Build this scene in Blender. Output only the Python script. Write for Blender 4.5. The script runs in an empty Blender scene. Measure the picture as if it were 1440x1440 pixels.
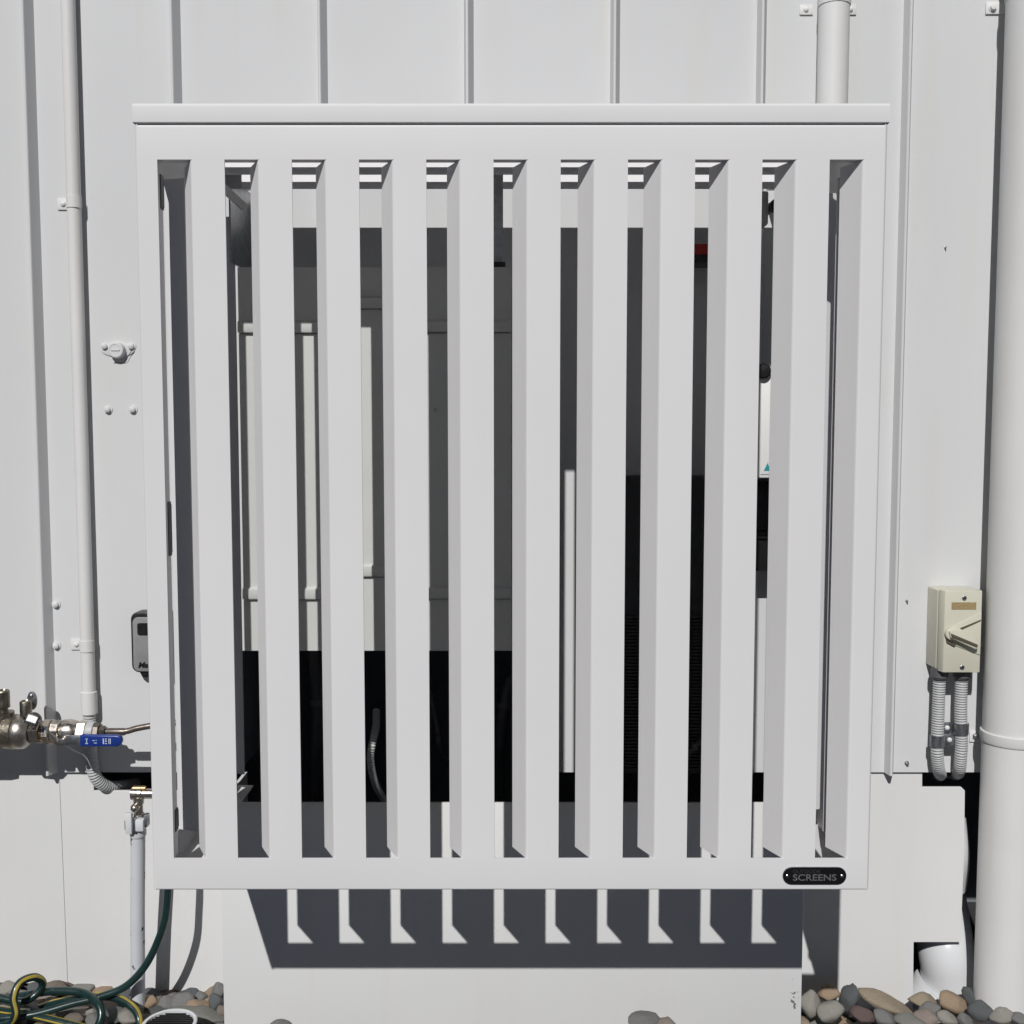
import bpy, bmesh, math, random
from mathutils import Vector, Matrix, noise
random.seed(7)
R = math.radians
SC = bpy.context.scene
COL = SC.collection

# ------------------------------------------------------------------ camera, sky, sun, exposure
H = 1.12                      # camera height above the yard
CD = 1.5                      # camera distance from the screen's front sheet
FPX = 1500.0                  # focal length in pixels of a 1440 px frame
TH = math.atan(FPX / 20440)   # camera looks slightly down
cam_d = bpy.data.cameras.new('camera')
cam_d.sensor_width = 36; cam_d.lens = 36 * FPX / 1440
cam_d.clip_start = 0.02; cam_d.clip_end = 500
cam = bpy.data.objects.new('camera', cam_d); COL.objects.link(cam)
cam.location = (0, -CD, H); cam.rotation_euler = (R(90) - TH, 0, 0)
SC.camera = cam

SUN = Vector((-.242, -1, .852)).normalized()      # towards the sun
elev = math.asin(SUN.z); azim = math.atan2(SUN.x, SUN.y)
w = bpy.data.worlds.new('World'); SC.world = w; w.use_nodes = True
nt = w.node_tree; nt.nodes.clear()
sky = nt.nodes.new('ShaderNodeTexSky'); sky.sky_type = 'NISHITA'; sky.sun_disc = False
sky.sun_elevation = elev; sky.sun_rotation = azim
sky.air_density = 0.16; sky.dust_density = 0.0; sky.altitude = 500
bg = nt.nodes.new('ShaderNodeBackground'); bg.inputs['Strength'].default_value = 0.05
wo = nt.nodes.new('ShaderNodeOutputWorld')
nt.links.new(sky.outputs[0], bg.inputs[0]); nt.links.new(bg.outputs[0], wo.inputs[0])
sd = bpy.data.lights.new('sun', 'SUN'); sd.energy = 5.0; sd.angle = R(0.53); sd.color = (1, .985, .965)
so = bpy.data.objects.new('sun', sd); COL.objects.link(so)
so.rotation_euler = SUN.to_track_quat('Z', 'Y').to_euler(); so.location = (-2, -6, 6)
SC.view_settings.view_transform = 'Standard'; SC.view_settings.look = 'None'
SC.view_settings.gamma = 1; SC.view_settings.exposure = -0.46; SC.view_settings.use_curve_mapping = False
SC.cycles.max_bounces = 8; SC.cycles.diffuse_bounces = 4

cT, sT = math.cos(TH), math.sin(TH)
def at(px, py, Y):
    """a photo pixel carried out to the plane at depth Y"""
    a = (px - 720) / FPX; b = -(py - 720) / FPX
    t = (Y + CD) / (cT + b * sT)
    return Vector((a * t, Y, H + (-sT + b * cT) * t))
def px2m(n, p):            # n photo pixels at the distance of point p
    d = (p[1] + CD) * cT - (p[2] - H) * sT
    return n * d / FPX

# ------------------------------------------------------------------ materials
def mat(name, col, rough=.5, metal=0., vary=0., vscale=6., bump=0., bscale=200., spec=.5, streak=0., specks=None, coat=0.):
    m = bpy.data.materials.new(name); m.use_nodes = True
    n = m.node_tree.nodes; l = m.node_tree.links; p = n['Principled BSDF']
    p.inputs['Roughness'].default_value = rough; p.inputs['Metallic'].default_value = metal
    p.inputs['Specular IOR Level'].default_value = spec
    if coat: p.inputs['Coat Weight'].default_value = coat; p.inputs['Coat Roughness'].default_value = .1
    p.inputs['Base Color'].default_value = (*col, 1)
    tc = n.new('ShaderNodeTexCoord')
    src = None
    def mixc(fac, colb, prev):
        mx = n.new('ShaderNodeMix'); mx.data_type = 'RGBA'
        l.new(fac, mx.inputs[0])
        if prev is None: mx.inputs[6].default_value = (*col, 1)
        else: l.new(prev, mx.inputs[6])
        mx.inputs[7].default_value = (*colb, 1)
        return mx.outputs[2]
    def ramp(sock, a, b):
        r = n.new('ShaderNodeMapRange'); r.inputs[1].default_value = a; r.inputs[2].default_value = b
        l.new(sock, r.inputs[0]); return r.outputs[0]
    def nz(scale, detail=4, sc=(1, 1, 1)):
        mp = n.new('ShaderNodeMapping'); mp.inputs['Scale'].default_value = sc
        l.new(tc.outputs['Object'], mp.inputs[0])
        t = n.new('ShaderNodeTexNoise'); t.inputs['Scale'].default_value = scale; t.inputs['Detail'].default_value = detail
        l.new(mp.outputs[0], t.inputs['Vector']); return t.outputs['Fac']
    if vary:
        src = mixc(ramp(nz(vscale, 5), .35, .7), tuple(c * (1 - vary) for c in col), src)
        rr = n.new('ShaderNodeMapRange'); rr.inputs[1].default_value = .3; rr.inputs[2].default_value = .7
        rr.inputs[3].default_value = max(.02, rough - .08); rr.inputs[4].default_value = min(1, rough + .08)
        l.new(nz(vscale * 3, 4), rr.inputs[0]); l.new(rr.outputs[0], p.inputs['Roughness'])
    if streak:
        src = mixc(ramp(nz(9, 6, (3, 3, .22)), .52, .78), tuple(c * (1 - streak) * k for c, k in zip(col, (1, .985, .95))), src)
    if specks:
        sc_, th, colb = specks
        src = mixc(ramp(nz(sc_, 3), th, th + .015), colb, src)
    if src is not None: l.new(src, p.inputs['Base Color'])
    if bump:
        b = n.new('ShaderNodeBump'); b.inputs['Strength'].default_value = bump; b.inputs['Distance'].default_value = .002
        l.new(nz(bscale, 3), b.inputs['Height']); l.new(b.outputs[0], p.inputs['Normal'])
    return m
M = {}
M['powder'] = mat('white_powder_coat', (.69, .683, .69), .5, spec=.22, vary=.03, vscale=3, bump=.06, bscale=500, specks=(70, .80, (.30, .29, .28)))
M['clad'] = mat('painted_steel_cladding', (.605, .610, .616), .55, spec=.2, vary=.035, vscale=2.2, bump=.22, bscale=5, streak=.02, specks=(95, .79, (.42, .41, .38)))
M['skirt'] = mat('painted_skirting_sheet', (.655, .655, .652), .6, spec=.2, vary=.04, vscale=3, bump=.08, bscale=30, streak=.025, specks=(80, .775, (.45, .43, .40)))
M['pvc_paint'] = mat('painted_pipe', (.68, .677, .67), .5, spec=.3, vary=.04, vscale=8, streak=.05)
M['pvc'] = mat('white_pvc', (.62, .63, .645), .22, vary=.03, vscale=10)
M['pvc_chipped'] = mat('chipped_white_pipe', (.58, .60, .63), .4, vary=.05, vscale=14, specks=(55, .665, (.012, .012, .014)))
M['flex'] = mat('grey_flexible_conduit', (.46, .465, .47), .5, vary=.08, vscale=30)
M['glandm'] = mat('dark_grey_gland', (.09, .09, .095), .5)
M['flexw'] = mat('white_flexible_conduit', (.68, .68, .67), .5, vary=.08, vscale=30)
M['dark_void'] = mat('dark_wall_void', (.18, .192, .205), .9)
M['steel'] = mat('brushed_stainless', (.46, .43, .39), .36, 1, vary=.2, vscale=40, bump=.1, bscale=300)
M['nickel'] = mat('nickel_plate', (.58, .53, .47), .28, 1, vary=.25, vscale=60)
M['brass'] = mat('brass', (.60, .40, .20), .28, 1, vary=.25, vscale=60)
M['castbr'] = mat('weathered_bronze', (.30, .27, .22), .42, 1, vary=.4, vscale=50, bump=.3, bscale=250)
M['galv'] = mat('galvanised_steel', (.45, .46, .48), .38, 1, vary=.3, vscale=70)
M['copper'] = mat('tarnished_copper_tube', (.16, .135, .12), .4, .6, vary=.3, vscale=40)
M['blue'] = mat('blue_lever_grip', (.008, .035, .22), .35, vary=.15, vscale=40)
M['print_white'] = mat('pale_print', (.55, .6, .7), .5)
M['black'] = mat('black_plastic', (.012, .012, .013), .35, vary=.2, vscale=40)
M['blackm'] = mat('matt_black', (.035, .037, .038), .7)
M['lockgrey'] = mat('lock_box_face', (.25, .255, .25), .45, vary=.12, vscale=50)
M['beige'] = mat('beige_switch_plastic', (.57, .555, .455), .4, vary=.05, vscale=12)
M['label_tan'] = mat('tan_label', (.42, .31, .15), .6, vary=.6, vscale=420)
M['handle'] = mat('switch_handle', (.09, .075, .05), .5)
M['hose'] = mat('green_hose', (.006, .027, .026), .34, vary=.25, vscale=30, coat=.2)
M['hosey'] = mat('hose_stripe', (.42, .32, .05), .5, vary=.35, vscale=30)
M['unit'] = mat('cream_enclosure', (.53, .535, .52), .5, vary=.03)
M['red'] = mat('red_band', (.40, .02, .015), .45)
M['wgrey'] = mat('pale_instrument_box', (.72, .72, .70), .4)
M['sticker'] = mat('teal_sticker', (.01, .25, .27), .5)
M['gloss_black'] = mat('black_enamel', (.006, .006, .008), .12, vary=.05)
M['badge_txt'] = mat('badge_lettering', (.30, .30, .31), .25, .7)
M['badge_dim'] = mat('badge_dim_lettering', (.07, .07, .075), .3, .5)
M['yard'] = mat('yard_asphalt', (.055, .055, .056), .9, vary=.3, vscale=3, bump=.4, bscale=120)
M['soil'] = mat('gravel_bed_soil', (.10, .085, .07), .95, vary=.4, vscale=20, bump=.6, bscale=80)
STONES = {
 'grey': (.205, .205, .20), 'pale': (.33, .315, .28), 'tan': (.335, .275, .20), 'orange': (.36, .265, .18),
 'slate': (.11, .12, .125), 'red': (.14, .098, .09), 'brown': (.20, .17, .14), 'pink': (.31, .26, .23), 'green': (.245, .245, .22)}
for k, c in STONES.items():
    M['st_' + k] = mat('river_stone_' + k, c, .75, vary=.42, vscale=22, bump=.6, bscale=110, streak=.25, specks=(60, .66, tuple(min(1, x * 1.5) for x in c)))
def chipmat():
    return mat('plinth_paint', (.655, .656, .654), .55, spec=.2, vary=.03, vscale=2.5, bump=.06, bscale=25, streak=.03, specks=(60, .80, (.3, .29, .27)))
M['plinth'] = chipmat()
def scuff(m, ctr, half):
    n = m.node_tree.nodes; l = m.node_tree.links; p = n['Principled BSDF']
    old = p.inputs['Base Color'].links[0].from_socket
    g_ = n.new('ShaderNodeNewGeometry'); v = n.new('ShaderNodeVectorMath'); v.operation = 'SUBTRACT'; v.inputs[1].default_value = ctr
    l.new(g_.outputs['Position'], v.inputs[0])
    d = n.new('ShaderNodeVectorMath'); d.operation = 'DIVIDE'; d.inputs[1].default_value = half; l.new(v.outputs[0], d.inputs[0])
    ln = n.new('ShaderNodeVectorMath'); ln.operation = 'LENGTH'; l.new(d.outputs[0], ln.inputs[0])
    t = n.new('ShaderNodeTexNoise'); t.inputs['Scale'].default_value = 130; t.inputs['Detail'].default_value = 4; l.new(g_.outputs['Position'], t.inputs['Vector'])
    a = n.new('ShaderNodeMath'); a.operation = 'MULTIPLY_ADD'; a.inputs[1].default_value = -.13; l.new(ln.outputs['Value'], a.inputs[0]); l.new(t.outputs['Fac'], a.inputs[2])
    r_ = n.new('ShaderNodeMapRange'); r_.inputs[1].default_value = .50; r_.inputs[2].default_value = .53; l.new(a.outputs[0], r_.inputs[0])
    mx = n.new('ShaderNodeMix'); mx.data_type = 'RGBA'; l.new(r_.outputs[0], mx.inputs[0]); l.new(old, mx.inputs[6]); mx.inputs[7].default_value = (.16, .16, .155, 1)
    l.new(mx.outputs[2], p.inputs['Base Color'])
scuff(M['plinth'], at(1117, 1400, .356), (.008, .05, .032))

# ------------------------------------------------------------------ mesh builder
class MB:
    def __init__(s): s.v = []; s.f = []; s.m = []
    def add(s, vs, fs, mi=0):
        o = len(s.v); s.v += [tuple(v) for v in vs]
        s.f += [tuple(i + o for i in f) for f in fs]; s.m += [mi] * len(fs); return s
    def box(s, x0, x1, y0, y1, z0, z1, mi=0):
        vs = [(x, y, z) for z in (z0, z1) for y in (y0, y1) for x in (x0, x1)]
        return s.add(vs, [(0, 2, 3, 1), (4, 5, 7, 6), (0, 1, 5, 4), (2, 6, 7, 3), (0, 4, 6, 2), (1, 3, 7, 5)], mi)
    def cbox(s, c, sz, rot=None, mi=0):
        hx, hy, hz = (a / 2 for a in sz); rot = rot or Matrix.Identity(3)
        vs = [Vector(c) + rot @ Vector((x, y, z)) for z in (-hz, hz) for y in (-hy, hy) for x in (-hx, hx)]
        return s.add(vs, [(0, 2, 3, 1), (4, 5, 7, 6), (0, 1, 5, 4), (2, 6, 7, 3), (0, 4, 6, 2), (1, 3, 7, 5)], mi)
    def prism(s, loop, f0, f1, mi=0, caps=True):
        """loop of 2D points, f0/f1 map a 2D point to the two 3D ends"""
        n = len(loop); vs = [f0(p) for p in loop] + [f1(p) for p in loop]
        fs = [(i, (i + 1) % n, (i + 1) % n + n, i + n) for i in range(n)]
        if caps: fs += [tuple(range(n))[::-1], tuple(range(n, 2 * n))]
        return s.add(vs, fs, mi)
    def tube(s, path, r, n=14, caps=True, stripe=None, mi=0, up=None):
        path = [Vector(p) for p in path]; N = len(path)
        rs = r if isinstance(r, (list, tuple)) else [r] * N
        tn = []
        for i in range(N):
            d = path[min(i + 1, N - 1)] - path[max(i - 1, 0)]
            if d.length < 1e-9: d = tn[-1] if tn else Vector((0, 0, 1))
            tn.append(d.normalized())
        u = Vector(up) if up else (Vector((0, 0, 1)) if abs(tn[0].z) < .9 else Vector((1, 0, 0)))
        u = (u - tn[0] * u.dot(tn[0])).normalized(); vs = []
        for i in range(N):
            u = (u - tn[i] * u.dot(tn[i])).normalized(); b = tn[i].cross(u)
            for k in range(n):
                a = 2 * math.pi * k / n
                vs.append(path[i] + (u * math.cos(a) + b * math.sin(a)) * rs[i])
        o = len(s.v); s.v += [tuple(v) for v in vs]
        for i in range(N - 1):
            for k in range(n):
                s.f.append((o + i * n + k, o + i * n + (k + 1) % n, o + (i + 1) * n + (k + 1) % n, o + (i + 1) * n + k))
                s.m.append(1 if stripe and k in stripe else mi)
        if caps:
            s.f.append(tuple(o + k for k in range(n))[::-1]); s.m.append(mi)
            s.f.append(tuple(o + (N - 1) * n + k for k in range(n))); s.m.append(mi)
        return s
    def lathe(s, org, axis, prof, n=24, mi=0, ngon=None, ph=0):
        """prof: list of (distance along axis, radius)"""
        ax = Vector(axis).normalized(); org = Vector(org)
        return s.tube2([org + ax * d for d, r in prof], [r for d, r in prof], ax, n, mi, ph)
    def tube2(s, pts, rs, ax, n, mi, ph):
        u = Vector((0, 0, 1)) if abs(ax.z) < .9 else Vector((1, 0, 0))
        u = (u - ax * u.dot(ax)).normalized(); b = ax.cross(u); vs = []; N = len(pts)
        for p, r in zip(pts, rs):
            for k in range(n):
                a = 2 * math.pi * k / n + ph; vs.append(p + (u * math.cos(a) + b * math.sin(a)) * r)
        fs = [(i * n + k, i * n + (k + 1) % n, (i + 1) * n + (k + 1) % n, (i + 1) * n + k) for i in range(N - 1) for k in range(n)]
        fs += [tuple(range(n))[::-1], tuple((N - 1) * n + k for k in range(n))]
        return s.add(vs, fs, mi)
    def build(s, name, mats, parent=None, bevel=0, seg=2, sharp=35, smooth=True):
        me = bpy.data.meshes.new(name); me.from_pydata(s.v, [], s.f)
        bm = bmesh.new(); bm.from_mesh(me)
        for f, mi in zip(bm.faces, s.m): f.material_index = mi
        bmesh.ops.recalc_face_normals(bm, faces=bm.faces)
        if bevel:
            es = [e for e in bm.edges if len(e.link_faces) == 2 and e.calc_face_angle(0) > R(30)]
            bmesh.ops.bevel(bm, geom=es, offset=bevel, segments=seg, profile=.5, affect='EDGES', clamp_overlap=True)
        bm.to_mesh(me); bm.free()
        for m in (mats if isinstance(mats, (list, tuple)) else [mats]): me.materials.append(m)
        if smooth:
            for p in me.polygons: p.use_smooth = True
            me.set_sharp_from_angle(angle=R(sharp))
        o = bpy.data.objects.new(name, me); COL.objects.link(o)
        if parent: o.parent = parent
        return o
def tag(o, label=None, cat=None, group=None, kind=None):
    if label: o['label'] = label
    if cat: o['category'] = cat
    if group: o['group'] = group
    if kind: o['kind'] = kind
    return o
def thing(name, label, cat, group=None):
    o = bpy.data.objects.new(name, None); COL.objects.link(o); o.empty_display_size = .05
    return tag(o, label, cat, group)
def sheet(poly, t, Rad, seg=5):
    """bent sheet: outer polyline with filleted corners, thickened to its left-hand side; returns a closed loop"""
    P = [Vector(p) for p in poly]; out = [P[0]]
    for i in range(1, len(P) - 1):
        Rb = Rad[i - 1] if isinstance(Rad, (list, tuple)) else Rad
        a = (P[i - 1] - P[i]).normalized(); b = (P[i + 1] - P[i]).normalized()
        ang = math.acos(max(-1, min(1, a.dot(b)))); T = Rb / math.tan(ang / 2)
        c = P[i] + (a + b).normalized() * (Rb / math.sin(ang / 2))
        p0 = P[i] + a * T; p1 = P[i] + b * T
        for k in range(seg + 1):
            q = p0.lerp(p1, k / seg) - c; out.append(c + q.normalized() * Rb)
    out.append(P[-1]); inn = []
    for i in range(len(out)):
        d = (out[min(i + 1, len(out) - 1)] - out[max(i - 1, 0)]).normalized()
        inn.append(out[i] + Vector((-d.y, d.x)) * t)
    return out + inn[::-1]
def text(body, loc, size, mt, parent, ext=.0004, bold=0., shear=0., sx=1.):
    cu = bpy.data.curves.new('lettering', 'FONT'); cu.body = body; cu.size = size; cu.extrude = ext; cu.offset = bold; cu.shear = shear
    tmp = bpy.data.objects.new('t', cu); COL.objects.link(tmp)
    dg = bpy.context.evaluated_depsgraph_get(); me = bpy.data.meshes.new_from_object(tmp.evaluated_get(dg))
    bpy.data.objects.remove(tmp); me.transform(Matrix.Scale(sx, 4, (1, 0, 0)))
    me.transform(Matrix.Rotation(R(90), 4, 'X')); me.materials.clear(); me.materials.append(mt)
    o = bpy.data.objects.new('lettering', me); COL.objects.link(o); o.location = loc; o.parent = parent
    return o
def copy_tree(o, parent=None):
    c = o.copy(); COL.objects.link(c); c.parent = parent
    for ch in o.children: copy_tree(ch, c)
    return c
def smooth_path(pts, n=8):
    P = [Vector(p) for p in pts]; P = [P[0] * 2 - P[1]] + P + [P[-1] * 2 - P[-2]]; out = []
    for i in range(1, len(P) - 2):
        a, b, c, d = P[i - 1:i + 3]
        for k in range(n):
            t = k / n
            out.append(.5 * ((2 * b) + (c - a) * t + (2 * a - 5 * b + 4 * c - d) * t * t + (3 * b - a - 3 * c + d) * t ** 3))
    out.append(P[-2]); return out
def resample(path, step):
    out = [path[0].copy()]; acc = 0
    for a, b in zip(path, path[1:]):
        L = (b - a).length; pos = step - acc
        while pos <= L:
            out.append(a.lerp(b, pos / L)); pos += step
        acc = (acc + L) % step if L else acc
    return out
def corrugated(path, r, pitch, name, mt, parent, depth=.16):
    pts = resample(smooth_path(path, 24), pitch / 4); rs = [r * (1 - depth * (0, .15, 1, .15)[i % 4]) for i in range(len(pts))]
    return MB().tube(pts, rs, 16).build(name, mt, parent, sharp=80)

# ------------------------------------------------------------------ setting: ground, wall, void
YW = .525            # cladding pans
YS = .5315            # skirting sheets
zc = lambda py, Y: at(720, py, Y).z
def ground_z(x): return .012 - .033 * max(-1.3, min(1.3, x))
g = MB().add([(-40, -60, -.075), (40, -60, -.075), (40, 40, -.075), (-40, 40, -.075)], [(0, 1, 2, 3)]).build('ground', M['yard'])
tag(g, 'dark grey asphalt yard in front of the building', kind='structure')
gb = MB()
NX, NY = 60, 14
vs = [(-2.4 + 4.8 * i / NX, .17 + .53 * j / NY, (-.09 if j == 0 else ground_z(-2.4 + 4.8 * i / NX) - .02) + .006 * noise.noise(Vector((i * .9, j * .9, 0)))) for j in range(NY + 1) for i in range(NX + 1)]
gb.add(vs, [(j * (NX + 1) + i, j * (NX + 1) + i + 1, (j + 1) * (NX + 1) + i + 1, (j + 1) * (NX + 1) + i) for j in range(NY) for i in range(NX)])
tag(gb.build('gravel_bed', M['soil']), kind='structure')

wall = thing('clad_wall', 'off white standing seam metal wall filling the background', 'wall')
Z_BOT = zc(1086, YW); Z_TOP = 3.2
RIB = [-.8895 + .2698 * k for k in range(-8, 15)]
OX0, OX1 = at(338, 1000, YW).x, at(783, 1000, YW).x      # opening behind the screen
OZ = zc(915, YW)
def ribp(x0):   # seam profile (x, y)
    return [(x0 - .0085, YW), (x0 - .0045, YW - .021), (x0 - .0035, YW - .0225), (x0 - .0005, YW - .0225), (x0 + .0008, YW - .021), (x0 + .0095, YW)]
for a, b in zip(RIB, RIB[1:]):
    prof = ribp(a); xs = [p[0] for p in prof]
    pan = [prof[-1][0], b - .0085]
    for q in (OX0, OX1):
        if pan[0] < q < pan[-1]: pan.append(q)
    pan.sort()
    mb = MB()
    cols = list(zip(prof, prof[1:])) + [((p, YW), (q, YW)) for p, q in zip(pan, pan[1:])]
    for (xa, ya), (xb, yb) in cols:
        mx = (xa + xb) / 2; zb = OZ if OX0 < mx < OX1 else Z_BOT
        mb.add([(xa, ya, zb), (xb, yb, zb), (xb, yb, Z_TOP), (xa, ya, Z_TOP)], [(0, 1, 2, 3)])
        mb.add([(xa, ya, zb), (xb, yb, zb), (xb, yb + .0015, zb), (xa, ya + .0015, zb)], [(3, 2, 1, 0)])
    mb.build('cladding_panel', M['clad'], wall, sharp=20)
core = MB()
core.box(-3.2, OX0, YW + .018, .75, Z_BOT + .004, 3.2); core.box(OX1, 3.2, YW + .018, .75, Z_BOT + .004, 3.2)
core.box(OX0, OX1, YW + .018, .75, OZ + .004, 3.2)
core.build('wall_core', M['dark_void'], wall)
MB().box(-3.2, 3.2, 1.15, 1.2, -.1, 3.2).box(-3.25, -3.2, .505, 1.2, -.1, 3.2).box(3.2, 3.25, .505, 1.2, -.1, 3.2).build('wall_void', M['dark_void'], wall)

def poly_panel(name, pts, Y, th, mt, parent=None, bevel=.0008):
    P2 = [at(px, py, Y) for px, py in pts]
    L = [(p.x, p.z) for p in P2]
    return MB().prism(L, lambda p: (p[0], Y, p[1]), lambda p: (p[0], Y + th, p[1])).build(name, mt, parent, bevel=bevel, smooth=False)
sk = thing('wall_skirting', 'flat painted skirting sheets below the metal wall cladding', 'skirting')
poly_panel('skirting_panel', [(-900, 1078), (82.8, 1078), (95.0, 1383), (-900, 1383)], YS, .006, M['skirt'], sk)
poly_panel('skirting_panel', [(83.2, 1078), (131, 1078), (132, 1112), (212, 1112), (260, 1112), (327, 1112), (327, 1425), (97, 1425), (95.4, 1383)], YS + .0015, .006, M['skirt'], sk)
poly_panel('skirting_panel', [(1100, 1078), (1297, 1078), (1297, 1107), (1352, 1107), (1357, 1112), (1356, 1200), (1351, 1325), (1285, 1325), (1284, 1424), (1100, 1424)], YS, .006, M['skirt'], sk)
poly_panel('skirting_panel', [(1500, 1078), (2300, 1078), (2300, 1424), (1500, 1424)], YS, .006, M['skirt'], sk)

# projecting plinth under the screen
pl = thing('plinth', 'smooth pale plinth projecting from the wall below the slatted screen', 'plinth')
PX0, PX1, PY, PZ = -.5205, .5225, .356, zc(1129, .356)
MB().box(PX0, PX1, PY, PY + .006, -.05, PZ).build('front_sheet', M['plinth'], pl, bevel=.001)
MB().box(PX0, PX0 + .006, PY + .0065, YS - .001, -.05, PZ).build('side_sheet', M['plinth'], pl)
MB().box(PX1 - .006, PX1, PY + .0065, YS - .001, -.05, PZ).build('side_sheet', M['plinth'], pl)

# ------------------------------------------------------------------ the slatted screen box
scr = thing('slatted_screen', 'white powder coated metal screen box with vertical slats over the wall equipment', 'screen')
X0, X1 = -.519, .5165
ZT, ZB = H + .4245, H - .659
ST, SB = H + .3765, H - .6117
SW, PT, S0 = .046, .0926, -.4885
TK = .0025
DX, DY = .020, .038       # flap reach: sideways, inwards
YD = .455                  # depth of the side panels
fx = lambda z: (lambda p: (p[0], p[1], z))
def run_z(mb, loop, z0, z1, mitre=.0):
    mb.prism(loop, lambda p: (p[0], p[1], z0 + mitre * max(0, p[1] - TK)), lambda p: (p[0], p[1], z1 - mitre * max(0, p[1] - TK)))
# corners (full height, wrap into the sides)
fr = MB()
RC = .004
run_z(fr, [(p.x, p.y) for p in sheet([(X0 + RC, 0), (X0, 0), (X0, .018)][::1], -TK, RC * .98)], ZB, ZT)
run_z(fr, [(p.x, p.y) for p in sheet([(X1 - RC, 0), (X1, 0), (X1, .018)], TK, RC * .98)], ZB, ZT)
# rails, along X
def rail(mb, pts):
    L = sheet(pts[0], pts[1], .003)
    mb.prism([(p.x, p.y) for p in L], lambda p: (X0 + RC, p[0], p[1]), lambda p: (X1 - RC, p[0], p[1]))
def rail2(mb):
    L = [(p.x, p.y) for p in sheet([(.02, ZT), (0, ZT), (0, ST)], TK, .0045)]
    n = len(L) // 2; L = L[:n] + [(.017, ST), (.017, ST + TK)] + [(TK, ST + TK)] + L[n + 1:]
    mb.prism(L, lambda p: (X0 + RC, p[0], p[1]), lambda p: (X1 - RC, p[0], p[1]))
rail2(fr)
rail(fr, ([(0, SB), (0, ZB), (.02, ZB)], TK))
# stiles
fr.prism([(X0 + RC, 0), (S0, 0), (S0, .0205), (S0 - TK, .0205), (S0 - TK, TK), (X0 + RC, TK)], fx(SB), fx(ST))
fr.build('front_frame', M['powder'], scr, sharp=25)
def slat_loop(xh, wd):    # flat face from the hinge xh to xh+wd, flap bent in under the slot on its left
    return [(p.x, p.y) for p in sheet([(xh + wd, 0), (xh, 0), (xh - DX, DY)], -TK, .005)]
for k in range(11):
    xh = S0 + PT * k + SW
    wd = PT - SW if k < 10 else X1 - RC - xh
    mb = MB(); run_z(mb, slat_loop(xh, wd), SB, ST, .06)
    mb.build('slat', M['powder'], scr, sharp=25)
# side panels: same pattern, hinge on the rear edge of each slot
SY = [.070 + PT * k for k in range(4)]
for sgn, xo in ((1, X0), (-1, X1)):
    mb = MB()
    xi = xo + sgn * TK
    a, b = min(xo, xi), max(xo, xi)
    mb.box(a, b, .0182, YD, ST, ZT); mb.box(a, b, .0182, YD, ZB, SB); mb.box(a, b, .0182, SY[0], SB, ST)
    fl = (xi, xo + sgn * .035); mb.box(min(fl), max(fl), .024, YD, ZB, ZB + TK)
    mb.build('side_frame', M['powder'], scr, smooth=False)
    for k in range(4):
        yh = SY[k] + SW; ye = SY[k + 1] if k < 3 else YD
        L = sheet([(0, ye), (0, yh), (DY, yh - DX)], TK, .005)
        L = [(xo + sgn * p.x, p.y) for p in L]
        mb = MB()
        mb.prism(L, lambda p: (p[0], p[1], SB + .06 * abs(p[0] - xo)), lambda p: (p[0], p[1], ST - .06 * abs(p[0] - xo)))
        mb.build('slat', M['powder'], scr, sharp=25)
# lid with cross slots
LX0, LX1, LZ, LB, LY = X0 - .0014, X1 + .0014, H + .4522, H + .4254, -.0022
RD = YW - (LZ - zc(320, YW)) / .852
ld = MB()
RP, RW, RDY = .099, .050, .0405
RS = [.350 - RW - RP * (3 - k) for k in range(4)]
L = sheet([(LY + .012, LB), (LY, LB), (LY, LZ), (RS[0], LZ)], -TK, (.0015, .0045))
ld.prism([(p.x, p.y) for p in L], lambda p: (LX0, p[0], p[1]), lambda p: (LX1, p[0], p[1]))
for sgn, xo in ((1, LX0), (-1, LX1)):
    L = sheet([(.0004, LB), (.0004, LZ - .0004), (.0305 + (.002 if sgn > 0 else 0), LZ - .0004)], -TK, RC)
    ld.prism([(p.x, p.y) for p in L], lambda p: (xo + sgn * p[0], LY + TK + .0001, p[1]), lambda p: (xo + sgn * p[0], RD, p[1]))
lid = ld.build('lid', M['powder'], scr, sharp=25)
for k in range(4):
    yh = RS[k] + RW; ye = RS[k + 1] if k < 3 else RD
    L = sheet([(ye, LZ), (yh, LZ), (yh - .023, LZ - RDY)], TK, .005)
    mb = MB().prism([(p.x, p.y) for p in L], lambda p: (LX0 + .033, p[0], p[1]), lambda p: (LX1 - .031, p[0], p[1]))
    mb.build('lid_slat', M['powder'], lid, sharp=25)
# rear corner and left side plates added for shade, stays, centre stay
for xa, xb in ((LX0 + .001, -.438), (.468, LX1 - .001)):
    MB().box(xa, xb, RD + .0005, YW - .0235, LZ - .006, LZ - .003).build('corner_shade_plate', M['powder'], scr, smooth=False)  # added over the rear gap to keep sun off the wall below
MB().box(X0 + .003, at(339.5, 252, .318).x, .318, .321, zc(264, .318), LZ - .018).build('corner_gusset', M['galv'], scr, smooth=False)
MB().box(X0 + .0405, X0 + .0435, .335, YW - .03, zc(372, .36), LZ - .016).build('side_shade_plate', M['galv'], scr, smooth=False)  # added to block sun through the last side slot; dark metal deepens the shade
a_, b_ = at(312, 262, .29), at(343, 291, .325)
MB().tube([a_, b_], .0085, 4, up=(0, 1, 1)).build('corner_stay', M['powder'], scr, smooth=False)
cs0, cs1 = at(688, 300, .30), at(707.5, 300, .30)
MB().box(cs0.x, cs1.x, .30, .305, zc(372, .30), LZ - .016).build('centre_stay', M['galv'], scr, bevel=.0008)
MB().box(cs0.x, cs1.x + .004, .293, .307, zc(376, .30), zc(369, .30)).build('stay_foot', M['black'], scr, bevel=.001)
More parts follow.
